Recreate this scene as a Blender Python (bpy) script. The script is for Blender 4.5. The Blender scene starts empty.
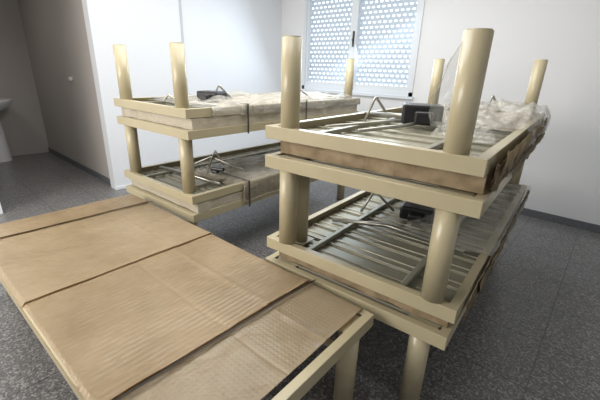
import bpy, bmesh, math, random
from mathutils import Vector, Matrix, noise
random.seed(3)
C=bpy.context.scene.collection
# ---------------- materials
def mat(name,col,rough=.5,metal=0,spec=.5,bump=None,var=None,alpha=1,coat=0):
    m=bpy.data.materials.new(name);m.use_nodes=True;nt=m.node_tree;b=nt.nodes['Principled BSDF']
    b.inputs['Base Color'].default_value=(*col,1);b.inputs['Roughness'].default_value=rough;b.inputs['Metallic'].default_value=metal
    b.inputs['Specular IOR Level'].default_value=spec;b.inputs['Alpha'].default_value=alpha;b.inputs['Coat Weight'].default_value=coat
    tc=nt.nodes.new('ShaderNodeTexCoord')
    if var:
        sc,amt,col2=var
        n=nt.nodes.new('ShaderNodeTexNoise');n.inputs['Scale'].default_value=sc;n.inputs['Detail'].default_value=6
        nt.links.new(tc.outputs['Object'],n.inputs['Vector'])
        r=nt.nodes.new('ShaderNodeValToRGB');r.color_ramp.elements[0].position=.5-amt;r.color_ramp.elements[1].position=.5+amt
        r.color_ramp.elements[0].color=(*col2,1);r.color_ramp.elements[1].color=(*col,1)
        nt.links.new(n.outputs['Fac'],r.inputs['Fac']);nt.links.new(r.outputs['Color'],b.inputs['Base Color'])
    if bump:
        sc,st,dist=bump
        n=nt.nodes.new('ShaderNodeTexNoise');n.inputs['Scale'].default_value=sc;n.inputs['Detail'].default_value=5
        nt.links.new(tc.outputs['Object'],n.inputs['Vector'])
        bp=nt.nodes.new('ShaderNodeBump');bp.inputs['Strength'].default_value=st;bp.inputs['Distance'].default_value=dist
        nt.links.new(n.outputs['Fac'],bp.inputs['Height']);nt.links.new(bp.outputs['Normal'],b.inputs['Normal'])
    return m
M_metal=mat('beige_enamel',(.485,.425,.28),.28,0,.55,bump=(60,.08,.002),var=(6,.25,(.435,.38,.245)))
M_slat=mat('grey_olive_slat',(.35,.335,.26),.36,.25,.5,var=(5,.3,(.28,.27,.205)))
M_black=mat('black_plastic',(.012,.012,.014),.35)
M_chrome=mat('steel_rod',(.38,.37,.33),.3,.7)
M_strap=mat('dark_strap',(.05,.045,.035),.5)
M_wall=mat('wall_paint',(.71,.72,.735),.6,0,.3,bump=(35,.06,.003),var=(1.2,.4,(.68,.69,.705)))
M_wall_l=mat('wall_gloss',(.73,.755,.79),.4,0,.45,bump=(25,.05,.003))
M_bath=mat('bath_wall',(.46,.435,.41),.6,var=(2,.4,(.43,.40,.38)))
M_ceil=mat('ceiling_paint',(.8,.8,.8),.8)
M_base=mat('baseboard_tile',(.14,.145,.16),.45,var=(40,.2,(.10,.105,.115)))
M_seam=mat('seam',(.5,.52,.57),.6)
M_wht=mat('white_ceramic',(.75,.76,.78),.15)
M_alu=mat('window_frame_enamel',(.62,.66,.70),.4)
M_brown=mat('brown_card',(.21,.15,.085),.8,bump=(50,.5,.004),var=(14,.16,(.38,.29,.18)))
M_tan=mat('tan_card',(.44,.355,.225),.65,bump=(40,.5,.006),var=(11,.2,(.23,.17,.10)))
def film(name,col,a,bs=25,st=.7):
    return mat(name,col,.12,0,.9,bump=(bs,st,.03),alpha=a,var=(4,.3,tuple(c*.85 for c in col)))
M_film=film('plastic_film',(.62,.60,.54),.36)
M_film2=film('clear_film',(.8,.82,.83),.30)
M_pad=mat('wrapped_padding',(.34,.29,.21),.5,0,.5,bump=(20,.5,.02),var=(6,.25,(.48,.43,.34)))
M_foam=mat('wrapped_pad',(.45,.40,.30),.3,0,.6,bump=(30,.6,.015),var=(5,.3,(.53,.48,.39)))
# floor
def floor_mat():
    m=bpy.data.materials.new('terrazzo');m.use_nodes=True;nt=m.node_tree;b=nt.nodes['Principled BSDF'];L=nt.links.new
    tc=nt.nodes.new('ShaderNodeTexCoord')
    n=nt.nodes.new('ShaderNodeTexVoronoi');n.inputs['Scale'].default_value=135;L(tc.outputs['Object'],n.inputs['Vector'])
    sx=nt.nodes.new('ShaderNodeSeparateColor');L(n.outputs['Color'],sx.inputs[0])
    r=nt.nodes.new('ShaderNodeValToRGB');r.color_ramp.elements[0].position=.05;r.color_ramp.elements[0].color=(.09,.089,.089,1);r.color_ramp.elements[1].position=1;r.color_ramp.elements[1].color=(.36,.352,.348,1)
    x=r.color_ramp.elements.new(.7);x.color=(.175,.172,.172,1)
    L(sx.outputs[0],r.inputs['Fac'])
    br=nt.nodes.new('ShaderNodeTexBrick');br.offset=0;br.inputs['Scale'].default_value=1;br.inputs['Brick Width'].default_value=.4;br.inputs['Row Height'].default_value=.4
    br.inputs['Mortar Size'].default_value=.004;br.inputs['Color1'].default_value=(1,1,1,1);br.inputs['Color2'].default_value=(.93,.93,.93,1);br.inputs['Mortar'].default_value=(.55,.55,.57,1)
    L(tc.outputs['Object'],br.inputs['Vector'])
    mx=nt.nodes.new('ShaderNodeMix');mx.data_type='RGBA';mx.blend_type='MULTIPLY';mx.inputs[0].default_value=1
    L(r.outputs['Color'],mx.inputs[6]);L(br.outputs['Color'],mx.inputs[7]);L(mx.outputs[2],b.inputs['Base Color'])
    b.inputs['Roughness'].default_value=.30;return m
M_floor=floor_mat()
def card_mat(name,col,col2,grid=False):
    m=bpy.data.materials.new(name);m.use_nodes=True;nt=m.node_tree;b=nt.nodes['Principled BSDF'];L=nt.links.new
    tc=nt.nodes.new('ShaderNodeTexCoord')
    n=nt.nodes.new('ShaderNodeTexNoise');n.inputs['Scale'].default_value=2.6;n.inputs['Detail'].default_value=9;n.inputs['Roughness'].default_value=.66;L(tc.outputs['Object'],n.inputs['Vector'])
    r=nt.nodes.new('ShaderNodeValToRGB');r.color_ramp.elements[0].position=.36;r.color_ramp.elements[0].color=(*col2,1);r.color_ramp.elements[1].position=.62;r.color_ramp.elements[1].color=(*col,1)
    L(n.outputs['Fac'],r.inputs['Fac']);L(r.outputs['Color'],b.inputs['Base Color'])
    w=nt.nodes.new('ShaderNodeTexWave');w.bands_direction='Y';w.inputs['Scale'].default_value=13 if not grid else 18;w.inputs['Distortion'].default_value=.1
    L(tc.outputs['Object'],w.inputs['Vector'])
    h=w.outputs['Fac']
    if grid:
        w2=nt.nodes.new('ShaderNodeTexWave');w2.bands_direction='X';w2.inputs['Scale'].default_value=18;L(tc.outputs['Object'],w2.inputs['Vector'])
        a=nt.nodes.new('ShaderNodeMath');a.operation='MULTIPLY';L(w.outputs['Fac'],a.inputs[0]);L(w2.outputs['Fac'],a.inputs[1]);h=a.outputs[0]
    n2=nt.nodes.new('ShaderNodeTexNoise');n2.inputs['Scale'].default_value=7;n2.inputs['Detail'].default_value=3;n2.inputs['Distortion'].default_value=.6;L(tc.outputs['Object'],n2.inputs['Vector'])
    b1=nt.nodes.new('ShaderNodeBump');b1.inputs['Strength'].default_value=.3 if grid else .5;b1.inputs['Distance'].default_value=.002;L(h,b1.inputs['Height'])
    b2=nt.nodes.new('ShaderNodeBump');b2.inputs['Strength'].default_value=.5;b2.inputs['Distance'].default_value=.03;L(n2.outputs['Fac'],b2.inputs['Height']);L(b1.outputs['Normal'],b2.inputs['Normal'])
    L(b1.outputs['Normal'],b.inputs['Normal']);b.inputs['Roughness'].default_value=.5;b.inputs['Specular IOR Level'].default_value=.4
    b.inputs['Coat Weight'].default_value=.7;b.inputs['Coat Roughness'].default_value=.13;L(b2.outputs['Normal'],b.inputs['Coat Normal'])
    return m
M_card=card_mat('wrapped_cardboard',(.65,.515,.335),(.51,.385,.23))
M_cardb=card_mat('wrapped_cardboard_tan',(.61,.47,.295),(.46,.34,.20))
M_card2=card_mat('wrapped_cardboard_ribbed',(.60,.485,.32),(.48,.37,.23),True)
def shutter_mat():
    m=bpy.data.materials.new('shutter');m.use_nodes=True;nt=m.node_tree;b=nt.nodes['Principled BSDF'];L=nt.links.new
    b.inputs['Base Color'].default_value=(.30,.34,.39,1)
    tc=nt.nodes.new('ShaderNodeTexCoord');sp=nt.nodes.new('ShaderNodeSeparateXYZ');L(tc.outputs['Object'],sp.inputs[0])
    def mm(op,a,bv=None,c=None):
        x=nt.nodes.new('ShaderNodeMath');x.operation=op
        for i,v in enumerate([a,bv,c]):
            if v is None: continue
            if isinstance(v,(int,float)): x.inputs[i].default_value=v
            else: L(v,x.inputs[i])
        return x.outputs[0]
    row=mm('FLOOR',mm('MULTIPLY',sp.outputs['Z'],1/.055));sh=mm('MULTIPLY',mm('MODULO',row,2),.5)
    fx=mm('ABSOLUTE',mm('SUBTRACT',mm('FRACT',mm('ADD',mm('MULTIPLY',sp.outputs['X'],1/.07),sh)),.5))
    fz=mm('ABSOLUTE',mm('SUBTRACT',mm('FRACT',mm('MULTIPLY',sp.outputs['Z'],1/.055)),.5))
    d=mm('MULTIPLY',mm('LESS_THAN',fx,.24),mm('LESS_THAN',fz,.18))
    e=mm('ADD',mm('MULTIPLY',d,2.2),.24)  # daylight in the holes is painted as emission, slats glow faintly too
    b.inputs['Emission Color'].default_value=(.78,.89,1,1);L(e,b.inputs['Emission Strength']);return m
M_shut=shutter_mat()
M_glass=mat('window_glass',(.8,.9,1),.05,0,.5,alpha=.08)

# ---------------- helpers
def obj(name,bm,m,parent=None,loc=(0,0,0),smooth=False,**k):
    me=bpy.data.meshes.new(name);bm.normal_update();bm.to_mesh(me);bm.free()
    o=bpy.data.objects.new(name,me);C.objects.link(o);o.data.materials.append(m);o.location=loc
    if smooth:
        for p in me.polygons:p.use_smooth=True
    if parent:o.parent=parent
    for a,b in k.items():o[a]=b
    return o
def box(bm,x0,x1,y0,y1,z0,z1,bev=0):
    r=bmesh.ops.create_cube(bm,size=1);vs=r['verts']
    for v in vs: v.co=Vector(((x0+x1)/2+v.co.x*(x1-x0),(y0+y1)/2+v.co.y*(y1-y0),(z0+z1)/2+v.co.z*(z1-z0)))
    if bev:
        es=list({e for v in vs for e in v.link_edges})
        bmesh.ops.bevel(bm,geom=es,offset=bev,segments=2,affect='EDGES',profile=.5)
def cyl(bm,p,q,r,seg=28,bev=0):
    p=Vector(p);q=Vector(q);d=q-p
    rr=bmesh.ops.create_cone(bm,cap_ends=True,segments=seg,radius1=r,radius2=r,depth=d.length)
    vs=rr['verts']
    if bev:
        es=[e for e in {e for v in vs for e in v.link_edges} if abs(e.verts[0].co.z-e.verts[1].co.z)<1e-6]
        g=bmesh.ops.bevel(bm,geom=es,offset=bev,segments=2,affect='EDGES');vs=list({v for v in g['verts']}|{v for v in vs if v.is_valid})
    mt=Matrix.Translation((p+q)/2)@d.to_track_quat('Z','Y').to_matrix().to_4x4()
    bmesh.ops.transform(bm,matrix=mt,verts=vs)
def tube(bm,pts,r,seg=10):
    pts=[Vector(p) for p in pts];rings=[]
    for i,p in enumerate(pts):
        t=(pts[min(i+1,len(pts)-1)]-pts[max(i-1,0)]).normalized()
        q=t.to_track_quat('Z','Y')
        rings.append([bm.verts.new(p+q@Vector((r*math.cos(a*2*math.pi/seg),r*math.sin(a*2*math.pi/seg),0))) for a in range(seg)])
    for a,b in zip(rings,rings[1:]):
        for i in range(seg):bm.faces.new((a[i],a[(i+1)%seg],b[(i+1)%seg],b[i]))
    bm.faces.new(rings[0][::-1]);bm.faces.new(rings[-1])
def rounded(pts,rad=.03,n=5):
    pts=[Vector(p) for p in pts];out=[pts[0]]
    for i in range(1,len(pts)-1):
        a=(pts[i-1]-pts[i]);b=(pts[i+1]-pts[i]);ra=min(rad,a.length*.45,b.length*.45);A=pts[i]+a.normalized()*ra;B=pts[i]+b.normalized()*ra
        for k in range(n+1):
            t=k/n;out.append(A*(1-t)**2+pts[i]*2*t*(1-t)+B*t*t)
    out.append(pts[-1]);return out
def grid(nx,ny,f,thick=0):
    bm=bmesh.new();vs=[[bm.verts.new(f(i/nx,j/ny)) for j in range(ny+1)] for i in range(nx+1)]
    for i in range(nx):
        for j in range(ny):bm.faces.new((vs[i][j],vs[i+1][j],vs[i+1][j+1],vs[i][j+1]))
    if thick: bmesh.ops.solidify(bm,geom=bm.faces[:],thickness=thick)
    bmesh.ops.recalc_face_normals(bm,faces=bm.faces[:])
    return bm
def N(x,y,z=0):return noise.noise(Vector((x,y,z)))
def empty(name,loc,rot=0,**k):
    e=bpy.data.objects.new(name,None);C.objects.link(e);e.empty_display_size=.1;e.location=loc;e.rotation_euler=(0,0,rot)
    for a,b in k.items():e[a]=b
    return e
# ---------------- fitted dimensions
W=.90;L=1.985;AX=.103;AY=.046;l=.359;h=.056;g=.070;LR=.041
D0=l;C0=D0+h+g;B0=C0+h+l;A0=B0+h+g
def channel(bm,side):
    t=.005;lip=.034;e=.0006
    if side=='n':
        box(bm,0,W,0,t,0,h,.0018);box(bm,.002,W-.002,.0015,lip,h-t,h,.0015);box(bm,.002,W-.002,.0015,lip*.6,0,t,.0015)
    if side=='f':
        box(bm,0,W,L-t,L,0,h,.0018);box(bm,.002,W-.002,L-lip,L-.0015,h-t,h,.0015);box(bm,.002,W-.002,L-lip*.6,L-.0015,0,t,.0015)
    if side=='l':
        box(bm,-.0006,t,.001,L-.001,.001,h-.001,.0018);box(bm,.0015,lip,.003,L-.003,h-t-e,h-e,.0015);box(bm,.0015,lip*.6,.003,L-.003,e,t+e,.0015)
    if side=='r':
        box(bm,W-t,W+.0006,.001,L-.001,.001,h-.001,.0018);box(bm,W-lip,W-.0015,.003,L-.003,h-t-e,h-e,.0015);box(bm,W-lip*.6,W-.0015,.003,L-.003,e,t+e,.0015)
def bed(origin,rot,z,up,label,dx=0,dy=0,legs=(0,1,2,3),group='metal bed frames',legoff=0):
    ca,sa=math.cos(rot),math.sin(rot)
    base_z= z if up else z-l
    e=empty('bed_frame',(origin[0]+dx*ca-dy*sa,origin[1]+dx*sa+dy*ca,base_z),rot,label=label,category='bed frame',group=group)
    fz=z-base_z
    for s,nm in (('n','end_rail'),('f','end_rail'),('l','side_rail'),('r','side_rail')):
        bm=bmesh.new();channel(bm,s)
        obj(nm,bm,M_metal,e,(0,0,fz))
    # platform: wide pressed slats, each with a raised rib
    bm=bmesh.new();zz=.008 if up else h-.022
    n=13;pitch=(L-.12)/n
    for i in range(n):
        y=.06+i*pitch;wd=pitch*.93
        box(bm,.035,W-.035,y,y+wd,zz,zz+.006,.002)
        box(bm,.036,W-.036,y+.002,y+.010,zz+.002,zz+.016,.002)
        box(bm,.036,W-.036,y+wd*.5-.010,y+wd*.5+.010,zz+.003,zz+.011,.003)
    for x in (.22,.68): box(bm,x-.012,x+.012,.006,L-.006,zz+.014 if up else zz-.020,zz+.034 if up else zz+.002,.003)
    obj('slatted_platform',bm,M_slat,e,(0,0,fz))
    pos=[(AX,AY),(W-AX,AY),(AX,L-AY),(W-AX,L-AY)]
    for i in legs:
        x,y=pos[i]
        if legoff: y+= legoff if i<2 else -legoff
        a,b=(.010,h+l) if up else (h-.012,-l)
        bm=bmesh.new();cyl(bm,(x,y,a),(x,y,b),LR,40,.004)
        ym=min(max(y-.05,.006),L-.106)
        if up:box(bm,x-.06,x+.06,ym,ym+.1,.0255,.0295,.001)
        else:box(bm,x-.06,x+.06,ym,ym+.1,h-.013,h-.0075,.001)
        lg=obj('leg',bm,M_metal,e,(0,0,fz),smooth=False)
        for p in lg.data.polygons:
            if abs(p.normal.z)<.3 and len(p.vertices)==4 and p.area>.002:p.use_smooth=True
    return e,fz
def bracket(e,pts,fz,r=.008):
    bm=bmesh.new();tube(bm,rounded(pts,.02),r)
    o=obj('support_bracket',bm,M_chrome,e,(0,0,fz),smooth=True);o['label']='bent grey steel rod bracket'
def motor(e,x,y,z,sx,sy,sz,fz,rz=.3):
    bm=bmesh.new();box(bm,-sx/2,sx/2,-sy/2,sy/2,0,sz,.012);box(bm,-sx*.2,sx*.25,-sy*.9,-sy*.4,sz*.1,sz*.7,.01);cyl(bm,(sx*.3,0,sz*.6),(sx*.3,sy*1.1,sz*.4),.016,16)
    o=obj('motor_housing',bm,M_black,e,(x,y,z+fz));o.rotation_euler=(0,0,rz);o['label']='black plastic motor housing'
def packing(origin,rot,z,x0,x1,y0,y1,th,label,seed=0,m=None,group='packing pads between frames',rag=.012):
    mm=m or M_brown
    bm=bmesh.new();nx,ny=14,50
    T=[[None]*(ny+1) for _ in range(nx+1)];B=[[None]*(ny+1) for _ in range(nx+1)]
    for i in range(nx+1):
        for j in range(ny+1):
            u,v=i/nx,j/ny
            x=x0+(x1-x0)*u+(rag*N(u*3,v*18,seed) if u in(0,1) else 0);y=y0+(y1-y0)*v+(rag*N(u*9,v,seed+3) if v in (0,1) else 0)
            T[i][j]=bm.verts.new((x,y,th-.002-.004*abs(N(x*8,y*8,seed))));B[i][j]=bm.verts.new((x-.006*N(x*8,y*14,seed+5),y,.001))
    for i in range(nx):
        for j in range(ny):
            bm.faces.new((T[i][j],T[i+1][j],T[i+1][j+1],T[i][j+1]));bm.faces.new((B[i][j],B[i][j+1],B[i+1][j+1],B[i+1][j]))
    for i in range(nx):
        bm.faces.new((T[i][0],B[i][0],B[i+1][0],T[i+1][0]));bm.faces.new((T[i][ny],T[i+1][ny],B[i+1][ny],B[i][ny]))
    for j in range(ny):
        bm.faces.new((T[0][j],T[0][j+1],B[0][j+1],B[0][j]));bm.faces.new((T[nx][j],B[nx][j],B[nx][j+1],T[nx][j+1]))
    bmesh.ops.recalc_face_normals(bm,faces=bm.faces[:])
    o=obj('packing_pad',bm,mm,None,(origin[0],origin[1],z),label=label,category='packing cardboard',group=group);o.rotation_euler=(0,0,rot);return o
def flap(origin,rot,z,y0,y1,zt,zb,label,seed,m,x=W+.006,bulge=.012,name='cardboard_flap',rag=.02):
    def f(u,v):
        y=y0+(y1-y0)*u;zz=zt+(zb-zt)*v
        if v==1: zz+=rag*(N(y*9,seed)+.6*N(y*31,seed+1))
        if v==0: zz+=rag*.7*(N(y*9,seed+4)+.6*N(y*35,seed+8))
        return Vector((x+.004+bulge*(.5+.5*math.sin(v*3.1))*(.5+N(y*5,v*2,seed)+.5*N(y*22,v*3,seed)),y,zz))
    bm=grid(140,8,f,.003)
    o=obj(name,bm,m,None,(origin[0],origin[1],z),smooth=True,label=label,category='packing cardboard',group='cardboard wraps on frame sides');o.rotation_euler=(0,0,rot);return o
def blanket(origin,rot,z,x0,x1,y0,y1,base,amp,label,seed,m,name='plastic_wrap',cat='plastic wrap',sc=5,drape=0):
    # drape: the sheet folds over the x=W edge and hangs down by this length
    tot=(x1-x0)+drape
    def f(u,v):
        s=u*tot;x=x0+min(s,x1-x0);hang=max(0,s-(x1-x0));y=y0+(y1-y0)*v
        ed=min(u,v,1-v) if drape else min(u,1-u,v,1-v);k=min(1,ed*9)
        hgt=base*k+amp*(N(x*sc,y*sc,seed)+.5*N(x*sc*2.7,y*sc*2.7,seed+2)+.5*abs(N(x*14,y*5,seed+7))+.45*abs(N(x*9-y*9,x*20+y*6,seed+1)))*(.3+.7*k)
        if v==0:y+=.07*N(x*6,seed)
        if u==0:x+=.03*N(y*7,seed)
        if hang>0:
            x=x1+.018*min(1,hang/.02)+.022*abs(N(y*11,hang*8,seed))+.01*N(y*30,seed)
            return Vector((x,y,max(.012,base*k)*(1-min(1,hang/.03))-hang*(1+.35*N(y*5,seed+3))))
        return Vector((x,y,max(.002,hgt)))
    bm=grid(80,120,f)
    o=obj(name,bm,m,None,(origin[0],origin[1],z),smooth=True,label=label,category=cat,group='plastic wraps on bed frames');o.rotation_euler=(0,0,rot);return o

# ---------------- right stack
OR=(-1.146,1.083);RR=math.radians(3.929)
g1='bed frames stacked beside the window'
bed(OR,RR,D0,False,'beige metal bed frame standing on the floor under a stack',dx=-.012,group=g1)
eC,fC=bed(OR,RR,C0,True,'upturned beige metal bed frame resting on another frame',dx=.0,legs=(0,2),legoff=.087,group=g1)
bed(OR,RR,B0,False,'beige metal bed frame standing on an upturned frame',dx=.008,dy=-.02,group=g1)
eA,fA=bed(OR,RR,A0,True,'upturned beige metal bed frame on top with legs pointing up',dx=-.008,dy=-.0,group=g1)
packing(OR,RR,D0+h,.03,W-.03,.06,L-.02,g,'brown cardboard packing squeezed between two bed frames',1)
packing(OR,RR,B0+h,.03,W-.01,.06,L-.02,g,'brown cardboard packing squeezed between two bed frames',2)
flap(OR,RR,A0,.05,L,.026,-.066,'torn brown cardboard hanging along the bed frame rail',1,M_brown,rag=.03)
flap(OR,RR,A0,.14,L-.3,.056,-.012,'tan cardboard edge folded over the bed frame rail',11,M_tan,x=W+.018,bulge=.01,rag=.03)
flap(OR,RR,C0,.10,L,.03,-.06,'torn brown cardboard hanging along the bed frame rail',2,M_brown,rag=.03)
flap(OR,RR,C0,.25,L-.1,.058,.0,'tan cardboard edge folded over the bed frame rail',13,M_tan,x=W+.018,bulge=.01,rag=.03)
flap(OR,RR,B0,.5,L,.06,.02,'tan cardboard edge folded over the bed frame rail',14,M_tan,x=W+.012,bulge=.01,rag=.03)
blanket(OR,RR,A0+.03,.33,W-.04,.90,L-.06,.03,.02,'pale crumpled padding lying on the top frame',21,M_pad,name='padding_sheet',cat='padding')
blanket(OR,RR,A0+h+.004,.30,W+.0,.80,L-.03,.045,.055,'crumpled translucent plastic draped over the top frame side',1,M_film,drape=.09)
blanket(OR,RR,A0+.045,.60,W-.045,.36,.88,.045,.03,'crumpled clear plastic bundled inside the top frame',31,M_film)
blanket(OR,RR,C0+h+.002,.48,W+.0,.50,L-.03,.03,.04,'crumpled translucent plastic draped over the lower frame side',4,M_film,drape=.10)
bracket(eA,[(.10,.74,.02),(.12,.82,.16),(.20,.90,.02)],fA)
bracket(eA,[(.02,.9,.05),(.3,.78,.07),(.62,.66,.05)],fA,.014)
bracket(eA,[(.30,.30,.036),(.42,.55,.05),(.46,.66,.06)],fA,.009)
bracket(eA,[(.12,.30,.036),(.34,.62,.06),(.50,.90,.05)],fA,.006)
bracket(eA,[(.55,1.75,.05),(.57,1.78,.17),(.63,1.8,.05)],fA)
motor(eA,.43,.74,.045,.20,.15,.10,fA,.4)
bracket(eC,[(.15,.7,.02),(.18,.8,.14),(.3,.85,.02)],fC)
bracket(eC,[(.1,.45,.03),(.4,.52,.06),(.8,.5,.05)],fC,.012)
motor(eC,.46,.80,.03,.18,.12,.08,fC,.2)
# plastic film clinging to upright leg
def ff(u,v):
    zz=A0+h+.33-u*.30
    r=.046+.02*u+.012*N(u*6,v*6,3); a=math.pi*(.45+v*.75)
    return Vector((W-AX+r*math.cos(a)-.16*u*v,AY+r*math.sin(a)+.30*u*u*(.3+v)+.03*N(u*8,v*8,9),zz))
o=obj('plastic_film',grid(30,24,ff),M_film2,None,(OR[0],OR[1],0),smooth=True,label='clear plastic film clinging to an upright bed leg',category='plastic film');o.rotation_euler=(0,0,RR)

# ---------------- left stack
OS=(-2.786,1.099);RS=math.radians(2.307)
g2='bed frames stacked beside the doorway wall'
bed(OS,RS,D0,False,'beige metal bed frame under a stack near the white wall',group=g2)
eC,fC=bed(OS,RS,C0,True,'upturned beige metal bed frame stacked near the white wall',legs=(),group=g2)
bed(OS,RS,B0,False,'beige metal bed frame with legs resting on a lower frame',group=g2,dx=.008)
eA,fA=bed(OS,RS,A0,True,'upturned beige bed frame topping the stack near white wall',group=g2,legs=(0,1,3))
packing(OS,RS,D0+h,.02,W-.004,.04,L-.02,g,'pale cardboard packing between two bed frames',5,M_foam)
packing(OS,RS,B0+h,.02,W-.004,.04,L-.02,g,'pale cardboard packing between two bed frames',6,M_foam)
flap(OS,RS,A0,.42,L,.055,-.005,'pale plastic-covered cardboard along the bed frame side',3,M_foam,rag=.008)
flap(OS,RS,C0,.42,L,.06,-.09,'pale plastic-covered cardboard along the bed frame side',6,M_foam,rag=.008)
blanket(OS,RS,A0+.03,.28,W-.04,.35,L-.06,.03,.015,'pale crumpled padding lying on the top frame',22,M_pad,name='padding_sheet',cat='padding')
blanket(OS,RS,A0+h-.005,.16,W,.16,L-.03,.022,.035,'crumpled clear plastic over pads on the top frame',9,M_film,drape=.05)
blanket(OS,RS,C0+.02,.30,W-.04,.40,L-.06,.03,.02,'pale crumpled padding lying on the lower frame',24,M_pad,name='padding_sheet',cat='padding')
blanket(OS,RS,C0+.045,.35,W,.40,L-.03,.04,.04,'crumpled clear plastic over pads on the lower frame',12,M_film)
bracket(eA,[(.30,.2,.03),(.34,.24,.10),(.42,.28,.03)],fA)
bracket(eA,[(.48,.5,.03),(.52,.55,.17),(.60,.66,.03)],fA)
bracket(eA,[(.6,1.0,.03),(.66,1.3,.15),(.7,1.5,.04)],fA)
bracket(eA,[(.1,.25,.05),(.4,.28,.06),(.8,.3,.05)],fA,.012)
motor(eA,.50,.50,.05,.18,.14,.075,fA)
bracket(eC,[(.45,.45,.03),(.5,.5,.22),(.62,.55,.03)],fC)
bracket(eC,[(.25,.3,.03),(.45,.5,.16),(.8,.55,.10)],fC)
bracket(eC,[(.1,.25,.05),(.4,.28,.06),(.8,.3,.05)],fC,.012)
motor(eC,.55,.50,.05,.12,.09,.045,fC)
for zc,yy in ((B0,.46),(D0,.46),(B0,1.1)):
    bm=bmesh.new();y=yy;x=W+.026;H_=2*h+g+.01
    box(bm,x,x+.002,y,y+.014,-.005,H_);box(bm,.3,x,y,y+.014,H_-.0,H_+.002)
    o=obj('dark_band',bm,M_strap,None,(OS[0],OS[1],zc),label='dark narrow packing strap around stacked frames',category='strap',group='packing straps');o.rotation_euler=(0,0,RS)

# ---------------- foreground bed
OF=(-2.487,.134);RF=math.radians(1.375)
rotF=RF-math.pi/2
orig=(OF[0]-W*math.sin(RF),OF[1]+W*math.cos(RF))
eF,fF=bed(orig,rotF,D0,False,'low beige metal bed frame covered with wrapped cardboard',group='metal bed frames by the doorway')
def sheet(y0,y1,sk0,sk1,zb,label,m,seed,ov=.004,lift=0):
    def f(u,v):
        x=-ov+(W+2*ov)*u
        ya=y0+sk0*u;yb=y1+sk1*u
        y=ya+(yb-ya)*v+ (.005*N(x*7,seed) if v in(0,1) else 0)
        z=zb+.005+.003*N(x*3,y*3,seed)+lift*v**8+.0015*abs(N(x*5,y*13,seed+5))
        # soft fold lines along the middle
        z-=.0030*math.exp(-((x-W*.5-.01*N(y*3,seed))/.006)**2)
        z+=.0030*math.exp(-((x-W*.28)/.012)**2)
        ed=min(u,1-u)
        if ed<.012: z-=.012
        return Vector((x,y,z))
    bm=grid(120,110,f,.004)
    return obj('cardboard_sheet',bm,m,None,(0,0,0),smooth=True,label=label,category='cardboard',group='cardboard sheets on the low bed')
zb=D0+h+.002
S=[sheet(-.01,.235,0,-.02,zb+.007,'tan wrapped cardboard end strip on the low bed',M_cardb,1,lift=.006),
 sheet(.20,.945,-.02,.0,zb+.004,'tan glossy cardboard sheet covering the low bed',M_card,2,lift=.006),
 sheet(.90,1.66,0,-.03,zb+.001,'tan glossy ridged cardboard sheet on the low bed',M_cardb,3,lift=.013),
 sheet(1.61,1.935,-.03,.0,zb-.002,'finely ribbed beige cardboard sheet at the bed end',M_card2,4,lift=.004)]
for o in S:
    o.location=(orig[0],orig[1],0);o.rotation_euler=(0,0,rotF)
for (ya,yb) in ((.250,.210),(1.672,1.636)):  # back band is a strap, near one a dark strip drawn for a fold
    bm=grid(40,1,lambda u,v:Vector((-.014+(W+.028)*u,ya+(yb-ya)*u+.008*v+.006*N(u*5,ya),zb+.0165+.002*math.sin(u*9))),.002)
    o=obj('dark_band',bm,M_strap,None,(orig[0],orig[1],0),label='dark band on the low bed cardboard, back strap and painted fold line',category='strap',group='packing straps');o.rotation_euler=(0,0,rotF)

# ---------------- room
Xw=-3.985;Yw=4.061;XR=1.7;YB=-2.0;CH=2.65;XB=-6.5;T=.12
def st(name,boxes,m,lab=None):
    bm=bmesh.new()
    for b in boxes:box(bm,*b)
    o=obj(name,bm,m);o['kind']='structure'
    o['label']=lab or name.replace('_',' ');return o
st('floor',[(XB-T,XR+T,YB-T,Yw+T,-.08,0)],M_floor)
st('ceiling',[(XB-T,XR+T,YB-T,Yw+T,CH,CH+.1)],M_ceil)
wx1,wx2,wz,wt=-3.545,-1.845,1.075,2.30
st('wall_north',[(Xw-T,wx1,Yw,Yw+T,0,CH),(wx2,XR+T,Yw,Yw+T,0,CH),(wx1,wx2,Yw,Yw+T,0,wz),(wx1,wx2,Yw,Yw+T,wt,CH)],M_wall)
dy=1.457
st('wall_west',[(Xw-T,Xw,dy,Yw,0,CH),(Xw-T,Xw,YB,.46,0,CH),(Xw-T,Xw,.46,dy,2.1,CH)],M_wall_l)
st('wall_east',[(XR,XR+T,YB,Yw,0,CH)],M_wall)
st('wall_south',[(XB,XR+T,YB-T,YB,0,CH)],M_wall)
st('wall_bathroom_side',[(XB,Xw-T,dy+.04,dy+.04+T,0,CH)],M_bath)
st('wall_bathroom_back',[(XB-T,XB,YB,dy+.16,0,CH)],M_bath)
st('baseboard_north',[(Xw,XR,Yw-.012,Yw,0,.075)],M_base)
st('baseboard_west',[(Xw,Xw+.012,dy,Yw-.012,0,.03)],M_wall_l)
st('baseboard_bathroom',[(XB,Xw-T,dy+.028,dy+.04,0,.07)],M_base)
st('trim_1',[(Xw,Xw+.008,2.42,2.445,0,CH)],M_seam)
wm=(wx1+wx2)/2-.02
fr=.045
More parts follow.
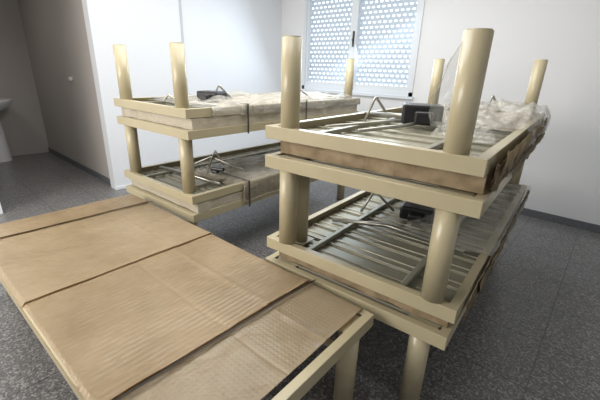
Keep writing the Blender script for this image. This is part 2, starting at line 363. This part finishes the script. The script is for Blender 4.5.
st('window_1',[(wx1,wx1+fr,Yw-.01,Yw+.06,wz,wt),(wx2-fr,wx2,Yw-.01,Yw+.06,wz,wt),(wx1,wx2,Yw-.01,Yw+.06,wz,wz+fr),(wx1,wx2,Yw-.01,Yw+.06,wt-fr,wt),
 (wm-.05,wm+.05,Yw-.018,Yw+.055,wz+fr,wt-fr),
 (wx1+fr,wm-.05,Yw+.0,Yw+.05,wz+fr,wz+fr+.06),(wm+.05,wx2-fr,Yw+.0,Yw+.05,wz+fr,wz+fr+.06),
 (wx1+fr,wx1+fr+.04,Yw+.001,Yw+.049,wz+fr,wt-fr),(wx2-fr-.04,wx2-fr,Yw+.001,Yw+.049,wz+fr,wt-fr),
 (wx1-.02,wx2+.02,Yw-.03,Yw+.02,wz-.03,wz-.001)],M_alu,'grey-white two-pane sliding window frame')
st('window_2',[(wx1+fr,wx2-fr,Yw+.02,Yw+.024,wz+fr,wt-fr)],M_glass,'window glass')
bm=bmesh.new();box(bm,wm+.0,wm+.022,Yw-.035,Yw-.018,1.62,1.80,.004);cyl(bm,(wm+.011,Yw-.018,1.7),(wm+.011,Yw-.05,1.7),.009,12)
o=obj('trim_2',bm,M_black);o['kind']='structure';o['label']='dark window latch'
bm=bmesh.new()
prof=[]
zz=int(wz/.055)*.055
while zz<wt:
    for k in range(6):
        t=k/6;prof.append((Yw+.085-.008*math.sin(math.pi*t),zz+.055*t))
    zz+=.055
a=[bm.verts.new((wx1,y,z)) for y,z in prof];b=[bm.verts.new((wx2,y,z)) for y,z in prof]
for i in range(len(prof)-1):bm.faces.new((a[i],b[i],b[i+1],a[i+1]))
o=obj('window_3',bm,M_shut);o['kind']='structure';o['label']='perforated roller shutter with daylight dots painted as glow'

# ---------------- sink
e=empty('pedestal_sink',(XB+.0,.86,0),0,label='white ceramic pedestal washbasin on the bathroom wall',category='sink')
bm=bmesh.new();r=bmesh.ops.create_uvsphere(bm,u_segments=28,v_segments=14,radius=1)
for v in r['verts']:
    v.co=Vector((.25+v.co.x*.24,v.co.y*.27,.83+min(v.co.z,0)*.17))
obj('basin',bm,M_wht,e,smooth=True)
bm=bmesh.new();r=bmesh.ops.create_cone(bm,cap_ends=True,segments=24,radius1=.13,radius2=.095,depth=.68)
for v in r['verts']:v.co+=Vector((.2,0,.34))
obj('pedestal',bm,M_wht,e)
bm=bmesh.new();tube(bm,rounded([(.05,0,.82),(.05,0,.95),(.17,0,.95),(.17,0,.9)],.03),.011)
obj('faucet',bm,M_chrome,e,smooth=True)
bm=bmesh.new();box(bm,-4.95,-4.87,dy+.01,dy+.04,1.12,1.16,.006)
o=obj('wall_hook',bm,M_wht,label='small white hook on bathroom wall',category='hook')

# ---------------- lights
def area(name,loc,target,sx,sy,e,col):
    ld=bpy.data.lights.new(name,'AREA');ld.shape='RECTANGLE';ld.size=sx;ld.size_y=sy;ld.energy=e;ld.color=col
    o=bpy.data.objects.new(name,ld);C.objects.link(o);o.location=loc
    o.rotation_euler=(Vector(target)-Vector(loc)).to_track_quat('-Z','Y').to_euler();return o
area('ceiling_fill',(-1.9,1.8,CH-.03),(-1.9,1.8,0),2.2,2.2,78,(1,.99,.97))  # added soft fill under the ceiling, no fixture modelled
area('camera_left_fill',(-2.4,-1.8,1.7),(-2.0,1.5,.5),2.2,1.6,112,(1,.945,.87))  # added soft fill left of the camera, the wall behind it has no doorway
area('window_daylight',(-2.69,Yw-.08,1.75),(-2.0,1.0,.3),1.5,1.0,27,(.76,.88,1))
area('bathroom_light',(-5.2,.3,2.5),(-5.2,.3,0),.5,.5,7,(1,.93,.85))
w=bpy.data.worlds.new('world');bpy.context.scene.world=w;w.use_nodes=True;w.node_tree.nodes['Background'].inputs[0].default_value=(.6,.7,.85,1);w.node_tree.nodes['Background'].inputs[1].default_value=.3

# ---------------- camera
f,pitch,roll,yaw,H=352.154,math.radians(20.079),math.radians(1.999),math.radians(40.861),1.311
F=Vector((-math.sin(yaw)*math.cos(pitch),math.cos(yaw)*math.cos(pitch),-math.sin(pitch)))
R=Vector((math.cos(yaw),math.sin(yaw),0));U=R.cross(F)
R2=R*math.cos(roll)+U*math.sin(roll);U2=-R*math.sin(roll)+U*math.cos(roll)
cd=bpy.data.cameras.new('camera');cam=bpy.data.objects.new('camera',cd);C.objects.link(cam)
cam.matrix_world=Matrix(((R2.x,U2.x,-F.x,0),(R2.y,U2.y,-F.y,0),(R2.z,U2.z,-F.z,H),(0,0,0,1)))
cd.sensor_width=36;cd.lens=f/600*36;cd.clip_start=.02
bpy.context.scene.camera=cam
vs=bpy.context.scene.view_settings
vs.view_transform='Standard';vs.exposure=0
